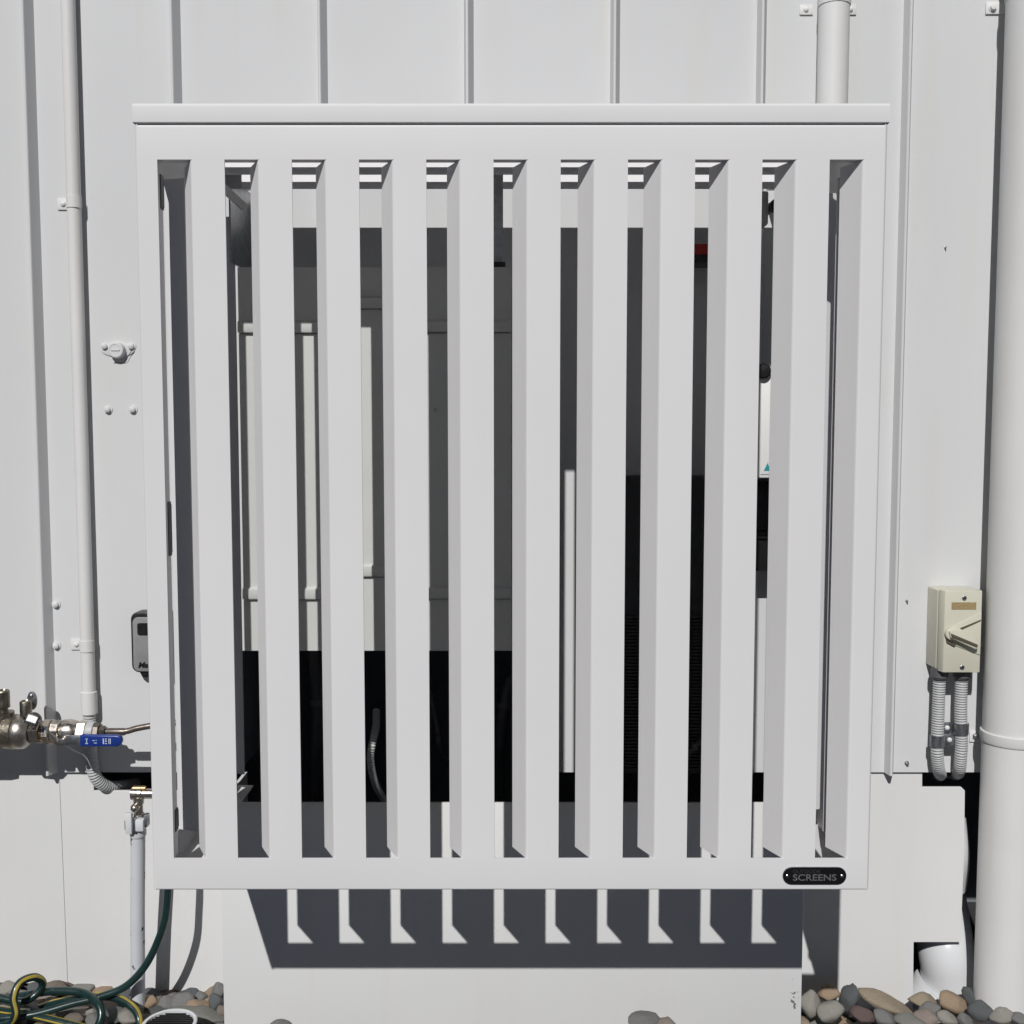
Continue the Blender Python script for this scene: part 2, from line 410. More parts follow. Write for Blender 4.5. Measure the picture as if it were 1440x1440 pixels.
for pa, pb_ in ((247, 296), (705, 781), (1135, 1166)):
    hg = MB().box(S0 + .0002, S0 + .0014, .0085, .0212, zc(pb_, .02), zc(pa, .02)).build('hinge_leaf', M['glandm'], scr, bevel=.0006)
    MB().tube([(S0 - .0005, .0222, zc(pb_, .02) + .004), (S0 - .0005, .0222, zc(pa, .02) - .004)], .0020, 12).build('hinge_pin', M['black'], hg)
# badge
bc = at(1145, 1231, 0); bw, bh = .0605 - .013 - .001, .0128
def stadium(cx, cz, hw, r, n=12):
    return [(cx + hw - r + r * math.cos(a), cz + r * math.sin(a)) for a in [math.pi * (-.5 + i / n) for i in range(n + 1)]] + \
           [(cx - hw + r + r * math.cos(a), cz + r * math.sin(a)) for a in [math.pi * (.5 + i / n) for i in range(n + 1)]]
bd = MB().prism(stadium(bc.x, bc.z, .0462, .0132), lambda p: (p[0], -.0018, p[1]), lambda p: (p[0], -.0001, p[1])).build('badge', M['galv'], scr, bevel=.0005)
MB().prism(stadium(bc.x, bc.z, .0455, .0125), lambda p: (p[0], -.0022, p[1]), lambda p: (p[0], -.0017, p[1])).build('badge_face', M['gloss_black'], bd)
for s_ in (-1, 1):
    MB().lathe((bc.x + s_ * .0395, -.0021, bc.z), (0, -1, 0), [(0, .0026), (.0008, .0025), (.0015, .0016), (.0018, .0004)], 14).build('rivet', M['nickel'], bd)
text('OUTDOOR', (bc.x - .0318, -.0024, bc.z + .0040), .0078, M['badge_dim'], bd, ext=.0002)
text('SCREENS', (bc.x - .0318, -.0024, bc.z - .0066), .0132, M['badge_txt'], bd, ext=.0002, bold=.0002, sx=1.2)

# ------------------------------------------------------------------ equipment behind the slats
YU = .241
u0, u1 = at(338, 650, YU).x, at(719, 650, YU).x
ut, ub = zc(375, YU), zc(916, YU)
un = thing('wall_enclosure', 'cream electrical enclosure in the shade behind the left slats', 'enclosure')
MB().box(u0, u1, YU + .004, YW - .001, ub, ut).build('body', M['unit'], un, bevel=.003)
def cover(px0, px1, py0, py1, dy=0):
    x0, x1 = at(px0, 650, YU).x, at(px1, 650, YU).x; za, zb = zc(py1, YU), zc(py0, YU)
    if py1 > 910: MB().box(x0, x1, YU, YU + .005, za, zb).build('cover', M['unit'], un, smooth=False); return
    # each cover rolls outwards to a lip at its lower edge
    L = [(YU + .005, za), (YU - .006, za), (YU - .0075, za + .003), (YU - .0065, za + .016), (YU, za + .020), (YU, zb), (YU + .005, zb)]
    MB().prism(L, lambda p: (x0, p[0], p[1]), lambda p: (x1, p[0], p[1])).build('cover', M['unit'], un, sharp=50)
for px0, px1, s1, s2 in ((339, 490, 468, 842), (491, 566, 434, 810), (567, 718.5, 467, 841)):
    cover(px0, px1, 376, s1); cover(px0, px1, s1 + 2, s2); cover(px0, px1, s2 + 2, 915)
for px, py in ((627, 452), (709, 453), (613, 576)):
    p = at(px, py, YU); MB().lathe(p, (0, -1, 0), [(0, .003), (.0015, .003), (.003, .0012)], 12).build('screw', M['galv'], un)

bu = thing('black_condenser', 'black finned condenser unit low behind the right slats', 'condenser')
b0, b1 = at(838, 850, .40), at(1052, 850, .40)
bt, bb = zc(672, .40), zc(1090, .40)
MB().box(b0.x, b1.x, .405, YW - .001, bb, bt).build('body', M['blackm'], bu, bevel=.004)
for i in range(46):
    z = bb + .01 + i * .0062
    MB().box(b0.x + .012, b1.x - .012, .3985, .4045, z, z + .003).build('fin', M['blackm'], bu, smooth=False)
rb = thing('red_banded_box', 'dark box with a red band high behind the right slats', 'box')
p0, p1 = at(930, 343, .45), at(1040, 368, .45)
MB().box(p0.x, p1.x, .451, YW - .001, p1.z, p0.z).build('body', M['black'], rb, bevel=.002)
MB().box(p0.x, p1.x, .447, .4505, zc(358, .45), p0.z).build('band', M['red'], rb, bevel=.001)
ib = thing('gauge_box', 'pale instrument box with a round black dial behind the right slats', 'instrument box')
q0, q1 = at(1068, 512, .31), at(1130, 672, .31)
MB().box(q0.x, q1.x, .31, .40, q1.z, q0.z).build('body', M['wgrey'], ib, bevel=.002)
MB().lathe(at(1072, 522, .309), (0, -1, 0), [(0, .013), (.008, .013), (.011, .010), (.012, .003)], 22).build('dial', M['black'], ib)
t0 = at(1079, 657, .3095)
MB().prism([(t0.x - .011, t0.z - .012), (t0.x + .011, t0.z - .012), (t0.x, t0.z + .012)], lambda p: (p[0], .3085, p[1]), lambda p: (p[0], .3095, p[1])).build('sticker', M['pvc'], ib)
MB().prism([(t0.x - .006, t0.z - .006), (t0.x + .006, t0.z - .006), (t0.x, t0.z + .007)], lambda p: (p[0], .3080, p[1]), lambda p: (p[0], .3084, p[1])).build('sticker_mark', M['sticker'], ib)
mb_ = thing('black_meter', 'black meter below the pale instrument box behind the right slats', 'meter')
q0, q1 = at(1060, 676, .45), at(1130, 803, .45)
MB().box(q0.x, q1.x, .45, YW - .001, q1.z, q0.z).build('body', M['black'], mb_, bevel=.003)
MB().box(q0.x + .001, q1.x - .002, .444, .4495, zc(757, .45), zc(747, .45)).build('ledge', M['black'], mb_, bevel=.001)
db = thing('dark_wall_box', 'small dark box on the wall beside the cream enclosure', 'box')
q0, q1 = at(336, 484, .46), at(352, 545, .46)
MB().prism([(q0.x, q0.z - .012), (q0.x + .006, q0.z), (q1.x, q0.z), (q1.x, q1.z), (q0.x + .006, q1.z), (q0.x, q1.z + .012)], lambda p: (p[0], .46, p[1]), lambda p: (p[0], YW - .001, p[1])).build('body', M['black'], db, bevel=.001)
MB().box(q0.x + .008, q1.x - .002, .4585, .4598, q1.z + .02, q0.z - .02).build('lid', M['blackm'], db)
sn = thing('white_sensor', 'small white sensor head at the top right behind the slats', 'sensor')
p = at(1078, 292, .44)
MB().box(p.x - .03, p.x + .004, .44, YW - .001, p.z - .03, p.z + .03).build('body', M['pvc'], sn, bevel=.004)
MB().lathe((p.x + .012, .435, p.z), (0, -1, 0), [(-.04, .006), (0, .006), (.004, .011), (.02, .011)], 16).build('lens', M['black'], sn)
hs = thing('drain_hose', 'white ribbed drain hose hanging below the cream enclosure', 'hose')
corrugated([at(529, 1000, .62), at(529, 1020, .58), at(526, 1036, .53), at(521, 1065, .53), at(527, 1100, .55), at(540, 1125, .60)], .0076, .0056, 'ribbed_tube', M['flexw'], hs, .34)

M['dim'] = mat('dark_rubber', (.05, .052, .056), .45)
for lab, pts, rr in (('dark insulated pipe rising in the void left of the white ribbed hose', [at(445, 1125, .62), at(447, 1000, .62), at(440, 900, .60)], .016),
                     ('dark cable sagging in the void behind the middle slats', [at(590, 905, .60), at(612, 1010, .58), at(622, 1060, .58), at(650, 1100, .62)], .006),
                     ('dark insulated pipe bending across the void behind the centre slats', [at(700, 1120, .64), at(704, 1030, .62), at(716, 960, .62), at(735, 940, .64)], .013),
                     ('dark cable looped in front of the black condenser', [at(930, 1090, .385), at(968, 1060, .38), at(985, 1042, .385), at(1010, 1030, .39)], .005)):
    o_ = thing('service_pipe' if 'pipe' in lab else 'service_cable', lab, 'pipe' if 'pipe' in lab else 'cable')
    MB().tube(smooth_path(pts, 8), rr, 16).build('run', M['dim'], o_)
    q_ = smooth_path(pts, 8)[len(pts) * 3]
    MB().tube([q_ + Vector((0, 0, -.006)), q_ + Vector((0, 0, .006))], rr * 1.12, 16).build('band', M['glandm'], o_)

# ------------------------------------------------------------------ pipes on the wall
def pipe_thing(name, label, cat): return thing(name, label, cat)
def saddle(p, r, parent, mt, side=1, wide=.018, both=False, y=YW):
    """strap over a pipe at p (pipe axis), with a screwed tab"""
    n = 10; L = []
    for i in range(n + 1):
        a = math.pi * i / n; L.append((p.x + math.cos(a) * (r + .0015), p.y - math.sin(a) * (r + .0015)))
    for i in range(n, -1, -1):
        a = math.pi * i / n; L.append((p.x + math.cos(a) * r, p.y - math.sin(a) * r))
    st = MB().prism(L, lambda q: (q[0], q[1], p.z - wide / 2), lambda q: (q[0], q[1], p.z + wide / 2))
    for sd_ in ((-1, 1) if both else (side,)):
        pass
    o = st.build('saddle_clip', mt, parent, sharp=40)
    for sd_ in ((-1, 1) if both else (side,)):
        xa, xb = p.x + sd_ * r, p.x + sd_ * (r + .024)
        MB().box(min(xa, xb), max(xa, xb), y - .003, y - .0004, p.z - wide / 2, p.z + wide / 2).build('clip_tab', mt, o, bevel=.0006)
        MB().lathe((p.x + sd_ * (r + .013), y - .0028, p.z), (0, -1, 0), [(0, .0046), (.002, .0045), (.0035, .003), (.004, .001)], 14).build('screw', M['pvc_paint'], o)
    return o
# left conduit
lc = pipe_thing('conduit', 'thin painted conduit running down the wall left of the screen', 'conduit')
r = .0128; yc = YW - r - .002
ct = at(93, 0, yc); cb = at(128, 975, yc); xc = (ct.x + cb.x) / 2
MB().tube([(xc - .002, yc, Z_TOP), (xc, yc, cb.z)], r, 20).build('pipe', M['pvc_paint'], lc)
zt, zb = zc(972, yc), zc(1004, yc)
MB().lathe((xc, yc, zt), (0, 0, -1), [(0, r + .0003), (.001, r + .0022), (zt - zb - .001, r + .0022), (zt - zb, r)], 22).build('coupling', M['pvc_paint'], lc)
corrugated([(xc, yc, zb + .004), (xc, yc, zc(1040, yc)), at(129, 1070, yc), at(134, 1092, yc + .003), at(148, 1105, yc + .02), at(166, 1106, YS + .03), at(190, 1102, YS + .10)], .0122, .0050, 'flexible_conduit', M['flex'], lc, .2)
for py in (285, 908): saddle(Vector((xc, yc, zc(py, yc))), r, lc, M['pvc_paint'], -1, .021)
# upper right pipe
up = pipe_thing('vent_pipe', 'painted pipe on the wall disappearing behind the top of the screen', 'pipe')
r2 = .0278; y2 = YW - r2 - .012; x2 = at(1171.5, 75, y2).x
MB().tube([(x2, y2, Z_TOP), (x2, y2, H + .20)], r2, 28).build('pipe', M['pvc_paint'], up)
saddle(Vector((x2, y2, zc(2, y2))), r2, up, M['pvc_paint'], both=True, wide=.018)
# big downpipe at the right
dp = pipe_thing('downpipe', 'large white downpipe at the right edge of the wall', 'pipe')
r3 = .055; y3 = YW - r3 - .022
xl = at(1384.5, 1000, y3 - .0).x; x3 = xl + r3 * 1.02
MB().tube([(x3, y3, Z_TOP), (x3, y3, ground_z(x3) - .03)], r3, 48, caps=True).build('pipe', M['pvc_paint'], dp)
zj = zc(1047, y3 - r3)
MB().lathe((x3, y3, zj), (0, 0, 1), [(-.011, r3 - .001), (-.010, r3 + .002), (-.006, r3 + .0035), (.009, r3 + .0035), (.0105, r3 + .0005)], 48).build('joint_ring', M['pvc_paint'], dp)
for py in (12, 1035):
    p = at(1390 if py < 100 else 1367, py, YW); 
    o = MB().box(p.x - .006, x3, YW - .0035, YW - .0004, p.z - .011, p.z + .011).build('pipe_bracket', M['pvc_paint'], dp, bevel=.0008)
    MB().lathe((p.x + .006, YW - .0034, p.z), (0, -1, 0), [(0, .0075), (.0015, .0075), (.0016, .0055), (.006, .005), (.0065, .003)], 6 if py > 100 else 14).build('bolt', M['galv'] if py > 100 else M['pvc_paint'], o)
    if py < 100:
        MB().lathe((x3, y3, p.z), (0, 0, 1), [(-.011, r3 + .0002), (-.0108, r3 + .0018), (.0108, r3 + .0018), (.011, r3 + .0002)], 48).build('strap', M['pvc_paint'], o)

# ------------------------------------------------------------------ wall bolts, paint specks and plug
def bolt(px, py, parent, r=.0056, mt='clad'):
    p = at(px, py, YW - .0005)
    o = MB().lathe(p, (0, -1, 0), [(0, r * 1.55), (.0012, r * 1.5), (.0014, r), (.0058, r * .97), (.0072, r * .6), (.0076, .0004)], 16).build('screw', M[mt], parent)
for px, py in ((79, 850), (79.5, 908), (152, 576), (187, 576)): bolt(px, py, wall)
for px, py, r_ in ((1275, 1073, .0028), (1329, 348, .0013), (1275, 845, .0016)): bolt(px, py, wall, r_, 'galv')  # the smaller heads stand for paint specks on the cladding
pg = thing('wall_plug', 'round painted plug on a bolted flange on the wall left of the screen', 'plug')
c = at(166, 493, YW - .0005)
Lp = []
for i in range(40):
    a = 2 * math.pi * i / 40; rr = .020 + .012 * max(0, math.cos(a)) ** 6 + .012 * max(0, -math.cos(a)) ** 6
    Lp.append((c.x + rr * math.cos(a), c.z + .002 + rr * .8 * math.sin(a)))
MB().prism(Lp, lambda q: (q[0], YW - .0022, q[1]), lambda q: (q[0], YW - .0003, q[1])).build('flange', M['clad'], pg, bevel=.0008)
MB().lathe((c.x, YW - .0022, c.z), (0, -1, 0), [(0, .0155), (.009, .0150), (.012, .0138), (.0125, .011), (.0118, .0105), (.0118, .001)], 28).build('cap', M['clad'], pg)
MB().box(c.x - .008, c.x + .008, YW - .0155, YW - .0138, c.z - .0015, c.z + .0015).build('cap_rib', M['clad'], pg, bevel=.0005)
for px in (147.5, 185): bolt(px, 487, pg)
MB().tube(smooth_path([at(186, 492, YW - .006), at(181, 500, YW - .004), at(178, 506, YW - .004), at(172, 510, YW - .002), at(160, 510, YW - .001)], 6), .0005, 6).build('wire_end', M['black'], pg)

# ------------------------------------------------------------------ key lock box
lk = thing('key_lock_box', 'black and grey key lock box on the wall at the left edge of the screen', 'lock box')
yk = YW - .035
k0, k1 = at(183, 861, yk), at(183, 946, yk)
kw = .078; kx = k0.x; kz0, kz1 = k1.z, k0.z
def rrect(x0, x1, z0, z1, r, n=5, top=None):
    L = []
    for cx, cz, a0 in ((x1 - r, z0 + r, -90), (x1 - r, z1 - r, 0), (x0 + r, z1 - r, 90), (x0 + r, z0 + r, 180)):
        for i in range(n + 1):
            a = R(a0 + 90 * i / n); L.append((cx + r * math.cos(a), cz + r * math.sin(a)))
    return L
MB().prism(rrect(kx, kx + kw, kz0, kz1, .014), lambda p: (p[0], yk, p[1]), lambda p: (p[0], YW - .0005, p[1])).build('body', M['black'], lk, bevel=.003)
fc = MB().prism(rrect(kx + .0045, kx + kw - .0045, kz0 + .003, kz1 - .009, .011), lambda p: (p[0], yk - .003, p[1]), lambda p: (p[0], yk + .0005, p[1])).build('face', M['lockgrey'], lk, bevel=.0012)
MB().prism(rrect(kx + .014, kx + kw - .014, kz1 - .043, kz1 - .020, .004), lambda p: (p[0], yk - .0042, p[1]), lambda p: (p[0], yk - .0028, p[1])).build('dial_window', M['black'], fc)
MB().prism([(kx + .012, kz0 + .003), (kx + kw - .012, kz0 + .003), (kx + kw - .020, kz0 - .011), (kx + .019, kz0 - .011)], lambda p: (p[0], yk + .002, p[1]), lambda p: (p[0], YW - .001, p[1])).build('lower_housing', M['black'], lk, bevel=.003)
text('Ma', (kx + .0135, yk - .0036, kz0 + .0105), .0150, M['black'], fc, ext=.0003, bold=.0005, shear=.25)

# ------------------------------------------------------------------ backflow valve at the left
YV = .440
bv = thing('valve_assembly', 'horizontal metal backflow valve with blue lever on the wall at the lower left', 'valve')
ax0 = at(0, 1029, YV); zv = ax0.z
X = lambda px: at(px, 1029, YV).x
rp = lambda n: px2m(n, ax0) * .95
def seg(name, a, b, ra, rb_, mt, n=28, ch=.08, ph=0, parent=bv):
    xa, xb = X(a), X(b); d = xb - xa; ra, rb_ = rp(ra), rp(rb_)
    return MB().lathe((xa, YV, zv), (1, 0, 0), [(0, ra * .94), (d * ch, ra), (d * (1 - ch), rb_), (d, rb_ * .94)], n, ph=ph).build(name, M[mt], parent, sharp=25)
seg('inlet_body', -160, -30, 27, 27, 'castbr'); seg('inlet_nut', -30, 8, 21, 21, 'brass', 8)
seg('collar', 7.5, 24, 25, 26, 'castbr', 40, .1)
MB().lathe((X(24), YV, zv), (1, 0, 0), [(0, rp(24.5)), (rp(3), rp(25.5)), (rp(12), rp(25)), (rp(18), rp(21)), (rp(21), rp(17))], 40).build('check_body', M['steel'], bv)
seg('hex_nut', 45, 59, 19, 19, 'nickel', 6, .12, .2); seg('neck', 59, 64, 14, 14, 'brass')
seg('hex_nut', 64, 74, 19.5, 19.5, 'nickel', 8, .12, .1); seg('union_ring', 74, 87, 18, 18, 'nickel', 10, .12)
MB().lathe((X(87), YV, zv), (1, 0, 0), [(0, rp(15)), (rp(3), rp(18)), (rp(12), rp(19)), (rp(20), rp(17)), (rp(24), rp(15))], 32).build('ball_body', M['nickel'], bv)
seg('hex_nut', 110, 124, 17, 17, 'nickel', 6, .12, .5)
seg('plastic_ring', 124, 134, 16, 15, 'flex', 24); seg('tail_nut', 134, 141, 14, 13, 'copper', 8); seg('tail_nut', 141, 149, 10, 9, 'castbr', 6)
MB().tube(smooth_path([(X(148), YV, zv), (X(165), YV, zv + .001), (X(178), YV, zv + .001), (X(192), YV + .006, zv + .005), (X(215), YV + .012, zv + .009), (X(245), YV + .02, zv + .012)], 6), rp(4.6), 16).build('outlet_tube', M['copper'], bv)
seg('tube_ferrule', 152, 176, 5.6, 5.6, 'copper', 16)
# stem + lever
yl = YV - rp(26)
MB().lathe((X(98), YV - rp(10), zv - rp(8)), (0, -1, 0), [(0, rp(7)), (rp(8), rp(7)), (rp(9), rp(5.5)), (rp(17), rp(5.5)), (rp(18), rp(3))], 18).build('stem', M['nickel'], bv)
MB().lathe((X(89), YV - rp(13), zv - rp(10)), (0, -1, 0), [(0, rp(5)), (rp(8), rp(4.6)), (rp(9), rp(2))], 6).build('gland_bolt', M['nickel'], bv)
XL = lambda px: at(px, 1041, yl).x
zl = at(114, 1041, yl).z + rp(12.5)
lev = MB().box(XL(92), XL(120), yl - .0015, yl + .0015, zl - rp(19), zl - rp(5)).build('lever', M['galv'], bv, bevel=.001)
La = [(XL(114), zl - rp(21)), (XL(166), zl - rp(21)), (XL(171), zl - rp(18)), (XL(173), zl - rp(12)), (XL(171), zl - rp(6)), (XL(166), zl - rp(4.5)), (XL(114), zl - rp(3.5))]
gr = MB().prism(La, lambda p: (p[0], yl - .006, p[1]), lambda p: (p[0], yl + .005, p[1])).build('lever_grip', M['blue'], lev, bevel=.0022, seg=3)
# marks on the grip
for a, b, z0_, z1_ in ((122, 125.5, -16.5, -15.2), (123.3, 124.3, -16, -9), (122, 125.5, -9.6, -8.6), (132, 135, -12, -11), (136.5, 138, -11.5, -10.8), (134, 138, -15.5, -14.6), (146.5, 148, -16.5, -8.5), (149.5, 152, -16.5, -15.2), (149.5, 152, -13, -11.5), (149.5, 152, -9.8, -8.6), (154.5, 155.5, -16.5, -8.5), (156.5, 157.5, -16.5, -8.5)):
    MB().box(XL(a), XL(b), yl - .0066, yl - .0058, zl + rp(z0_), zl + rp(z1_)).build('grip_mark', M['print_white'], gr)
# test cocks
def cock(px, top, bot, rr, big):
    base = (X(px), YV, zv + rp(12))
    h0 = zv + rp(1029 - top) - base[2]; hb = zv + rp(1029 - bot) - base[2]
    o = MB().lathe(base, (0, 0, 1), [(0, rp(big)), (hb * .75, rp(big)), (hb * .8, rp(rr * .7)), (hb, rp(rr * .7)), (hb + .001, rp(rr)), (h0 - .003, rp(rr)), (h0 - .001, rp(rr * .9)), (h0, rp(rr * .7)), (h0 - .003, rp(rr * .55))], 18).build('test_cock', M['castbr'], bv, sharp=30)
cock(6, 966, 993, 9.5, 15); cock(37.5, 982, 1006, 8.5, 10); cock(-60, 966, 993, 9.5, 15)
pt_ = at(45.5, 985, YV + .02)
tb = MB().prism(stadium(pt_.x, pt_.z, rp(7.5), rp(7.4)), lambda p: (p[0], YV + .018, pt_.z + (p[1] - pt_.z) * 1.9), lambda p: (p[0], YV + .021, pt_.z + (p[1] - pt_.z) * 1.9)).build('handle_tab', M['galv'], bv, bevel=.0006)
MB().lathe((pt_.x - .001, YV + .0181, pt_.z + rp(7)), (0, -1, 0), [(0, rp(3.2)), (.002, rp(3)), (.003, rp(1.5))], 12).build('tab_nut', M['galv'], tb)
# tag on a wire
tg = thing('valve_tag', 'small black framed white tag wired to the backflow valve', 'tag')
tc_ = at(45, 1012, YV - rp(30)); rot = Matrix.Rotation(R(18), 3, 'Y') @ Matrix.Rotation(R(-25), 3, 'X')
MB().cbox(tc_, (rp(19), .003, rp(15)), rot).build('frame', M['black'], tg, bevel=.0008)
MB().cbox(tc_ + rot @ Vector((0, -.0018, .001)), (rp(14), .0008, rp(9)), rot).build('white_face', M['pvc'], tg)
MB().tube(smooth_path([tc_ + Vector((rp(9), 0, -rp(2))), at(70, 1030, YV - rp(24)), at(100, 1053, YV - rp(22)), at(120, 1064, YV - rp(10)), at(128, 1078, YW - .03)], 8), .0013, 8).build('wire', M['galv'], tg)

# ------------------------------------------------------------------ standpipe with tap
YP = .435
sp = thing('standpipe', 'chipped white standpipe with a brass tap beside the lower left of the screen', 'standpipe')
pt0, pb0 = at(194, 1166, YP), at(193, 1400, YP + .025)
rP = px2m(10, pt0)
MB().tube([pt0, pt0.lerp(pb0, .5), pb0 + Vector((0, 0, -.06))], rP, 24).build('pipe', M['pvc_chipped'], sp)
MB().lathe(pt0 + Vector((0, 0, .002)), (0, 0, -1), [(0, rP * .8), (.003, rP * 1.14), (.012, rP * 1.14), (.016, rP)], 24).build('pipe_cap', M['pvc'], sp)
tz = at(194, 1116, YP)
tp = MB().lathe((tz.x - px2m(9, tz), YP, tz.z), (1, 0, 0), [(0, .009), (.001, .0118), (.02, .0118), (.021, .0095), (.05, .0095), (.051, .012), (.075, .012), (.076, .009)], 26).build('tap_body', M['nickel'], sp, sharp=30)
MB().lathe((tz.x - px2m(7, tz), YP, tz.z + .010), (1, 0, 0), [(0, .002), (.001, .0045), (.024, .0045), (.025, .002)], 14).build('brass_edge', M['brass'], tp)
MB().lathe((tz.x + .001, YP, tz.z), (0, 0, -1), [(0, .010), (.018, .0095), (.020, .0075), (.036, .0075), (.038, .010), (.06, .010)], 20).build('tap_neck', M['steel'], tp, sharp=30)
jz = at(189, 1137, YP - .016)
MB().lathe(jz + Vector((0, .012, 0)), (0, -1, 0), [(0, .0075), (.012, .0078), (.016, .006), (.018, .003)], 18).build('tap_stem', M['nickel'], tp)
def blk(px0, px1, py0, py1, ya, yb, nm, mt, bv=.002):
    a, b = at(px0, py1, YP), at(px1, py0, YP)
    return MB().box(a.x, b.x, YP + ya, YP + yb, a.z, b.z).build(nm, M[mt], tp, bevel=bv)
blk(182.5, 191, 1138, 1167, -.024, -.014, 'tap_handle', 'pvc'); blk(195.5, 207, 1147, 1164, -.022, -.006, 'tap_clamp', 'pvc', .003)
blk(190.5, 197, 1146, 1169, -.016, -.004, 'tap_hinge', 'galv', .001); blk(205, 210, 1143, 1160, -.014, .002, 'tap_clip', 'galv', .001)
blk(178.5, 180.5, 1151, 1164, -.012, -.009, 'tap_spring', 'galv', .0004)

# ------------------------------------------------------------------ garden hose
ho = thing('garden_hose', 'dark green garden hose with yellow stripes coiled on the stones at the lower left', 'hose')
def hose(pts, name, n=16, stripe=(2, 9), r=.0066, up=None):
    MB().tube(smooth_path(pts, 10), r, n, stripe=stripe, up=up).build(name, [M['hose'], M['hosey']], ho, sharp=60)
hose([at(226, 1120, .43), at(237, 1200, .43), at(236, 1252, .428), at(230, 1300, .425), at(208, 1352, .42), at(178, 1386, .415), at(140, 1402, .41), at(100, 1412, .405), at(50, 1426, .395), at(0, 1432, .39), at(-60, 1430, .41)], 'hose_run', stripe=(12,), r=.0070)
hose([at(-40, 1408, .44), at(20, 1402, .435), at(70, 1394, .43), at(115, 1396, .42), at(138, 1412, .395), at(142, 1432, .38), at(128, 1452, .37), at(90, 1460, .365), at(30, 1458, .365), at(-50, 1450, .37)], 'hose_loop', stripe=(12,), r=.0074)
hose([at(-30, 1446, .38), at(10, 1440, .375), at(22, 1425, .37), at(19, 1403, .375), at(28, 1382, .39), at(48, 1374, .41), at(60, 1382, .425), at(52, 1397, .42), at(32, 1408, .41), at(0, 1403, .415), at(-50, 1390, .43)], 'hose_loop', stripe=(5, 6), r=.0072)
hose([at(-40, 1416, .43), at(0, 1421, .42), at(40, 1427, .40), at(80, 1436, .385), at(120, 1446, .375), at(180, 1460, .37)], 'hose_loop', stripe=(3, 14, 15), r=.0074)
hose([at(-40, 1424, .46), at(30, 1424, .455), at(80, 1410, .445), at(130, 1401, .435), at(165, 1404, .42), at(188, 1418, .405), at(196, 1436, .39), at(190, 1455, .385)], 'hose_loop', stripe=(15, 0), r=.0074)

# ------------------------------------------------------------------ round drain
dr = thing('drain_riser', 'round white drain riser with black mesh between the stones at the lower left', 'drain')
dc = at(238, 1441, .30); rd = px2m(38, dc)
MB().lathe((dc.x, dc.y, dc.z - .07), (0, 0, 1), [(0, rd - .002), (.066, rd - .002), (.07, rd), (.073, rd), (.074, rd - .002), (.073, rd - .006), (.06, rd - .006)], 40).build('rim', M['pvc'], dr)
for i in range(-7, 8):
    h_ = math.sqrt(max(0, (rd - .007) ** 2 - (i * .006) ** 2))
    MB().box(dc.x - h_, dc.x + h_, dc.y + i * .006 - .0011, dc.y + i * .006 + .0011, dc.z - .003, dc.z + .0005).build('mesh_bar', M['black'], dr, smooth=False)
    MB().box(dc.x + i * .006 - .0011, dc.x + i * .006 + .0011, dc.y - h_, dc.y + h_, dc.z - .005, dc.z - .0035).build('mesh_bar', M['black'], dr, smooth=False)

# ------------------------------------------------------------------ isolator switch
YI = .453
iso = thing('isolator_switch', 'beige isolator switch box on the wall beside the downpipe', 'switch')
i0, i1 = at(1326.5, 831, YI), at(1381, 945, YI)
xL, xR, zB_, zT_ = i0.x, i0.x + .076, i1.z, i0.z
MB().box(xL - .001, xR + .001, .475, YW - .0005, zB_, zT_ - .001).build('back_box', M['beige'], iso, bevel=.003, seg=3)
cvL = [(xL + .0000, .4745), (xL - .0003, .465), (xL + .004, YI), (xR - .004, YI), (xR, .465), (xR, .4745)]
cov = MB().prism(cvL, lambda p: (p[0], p[1], zB_ - .001), lambda p: (p[0], p[1], zT_)).build('cover', M['beige'], iso, bevel=.0015)
xf = lambda px: at(px, 888, YI).x
zf = lambda py: zc(py, YI)
for py in (841, 938.5):
    s_ = MB().lathe((xf(1354.5), YI + .0005, zf(py)), (0, -1, 0), [(0, .0044), (.0016, .0044), (.0022, .0036), (.0015, .0030), (.0015, .0004)], 18).build('cover_screw', M['galv'], cov)
    MB().cbox((xf(1354.5), YI - .0014, zf(py)), (.006, .0006, .0011), Matrix.Rotation(R(40), 3, 'Y')).build('screw_slot', M['black'], s_)
MB().box(xf(1337), xf(1371.5), YI - .0007, YI + .0002, zf(857), zf(847)).build('label', M['label_tan'], cov)
# raised quadrant plate
qd = [(1330, 889), (1340, 880), (1379, 861), (1379, 921), (1342, 907)]
MB().prism([(xf(a), zf(b)) for a, b in qd], lambda p: (p[0], YI - .0022, p[1]), lambda p: (p[0], YI + .0003, p[1])).build('quadrant_plate', M['beige'], cov, bevel=.0009)
qd = [(1349, 884), (1379, 869), (1379, 903), (1352, 893)]
hub = MB().lathe((xf(1336), YI - .002, zf(891)), (0, -1, 0), [(0, px2m(8.5, i0)), (.006, px2m(8, i0)), (.007, px2m(7, i0)), (.0072, .001)], 26).build('hub', M['beige'], cov)
MB().prism([(xf(a), zf(b)) for a, b in ((1331, 886), (1338, 884), (1373, 901), (1372, 910), (1368, 911), (1333, 895))], lambda p: (p[0], YI - .014, p[1]), lambda p: (p[0], YI - .0085, p[1])).build('handle', M['beige'], hub, bevel=.0012)
MB().prism([(xf(a), zf(b)) for a, b in ((1332.5, 888.5), (1371, 904.5), (1370, 908.5), (1334, 894.5))], lambda p: (p[0], YI - .0150, p[1]), lambda p: (p[0], YI - .0138, p[1])).build('handle_inset', M['handle'], hub, bevel=.0003)
MB().prism([(xf(a), zf(b)) for a, b in ((1349, 883), (1378, 871), (1378, 873), (1352, 885))], lambda p: (p[0], YI - .0030, p[1]), lambda p: (p[0], YI - .0021, p[1])).build('pointer_line', M['handle'], cov)
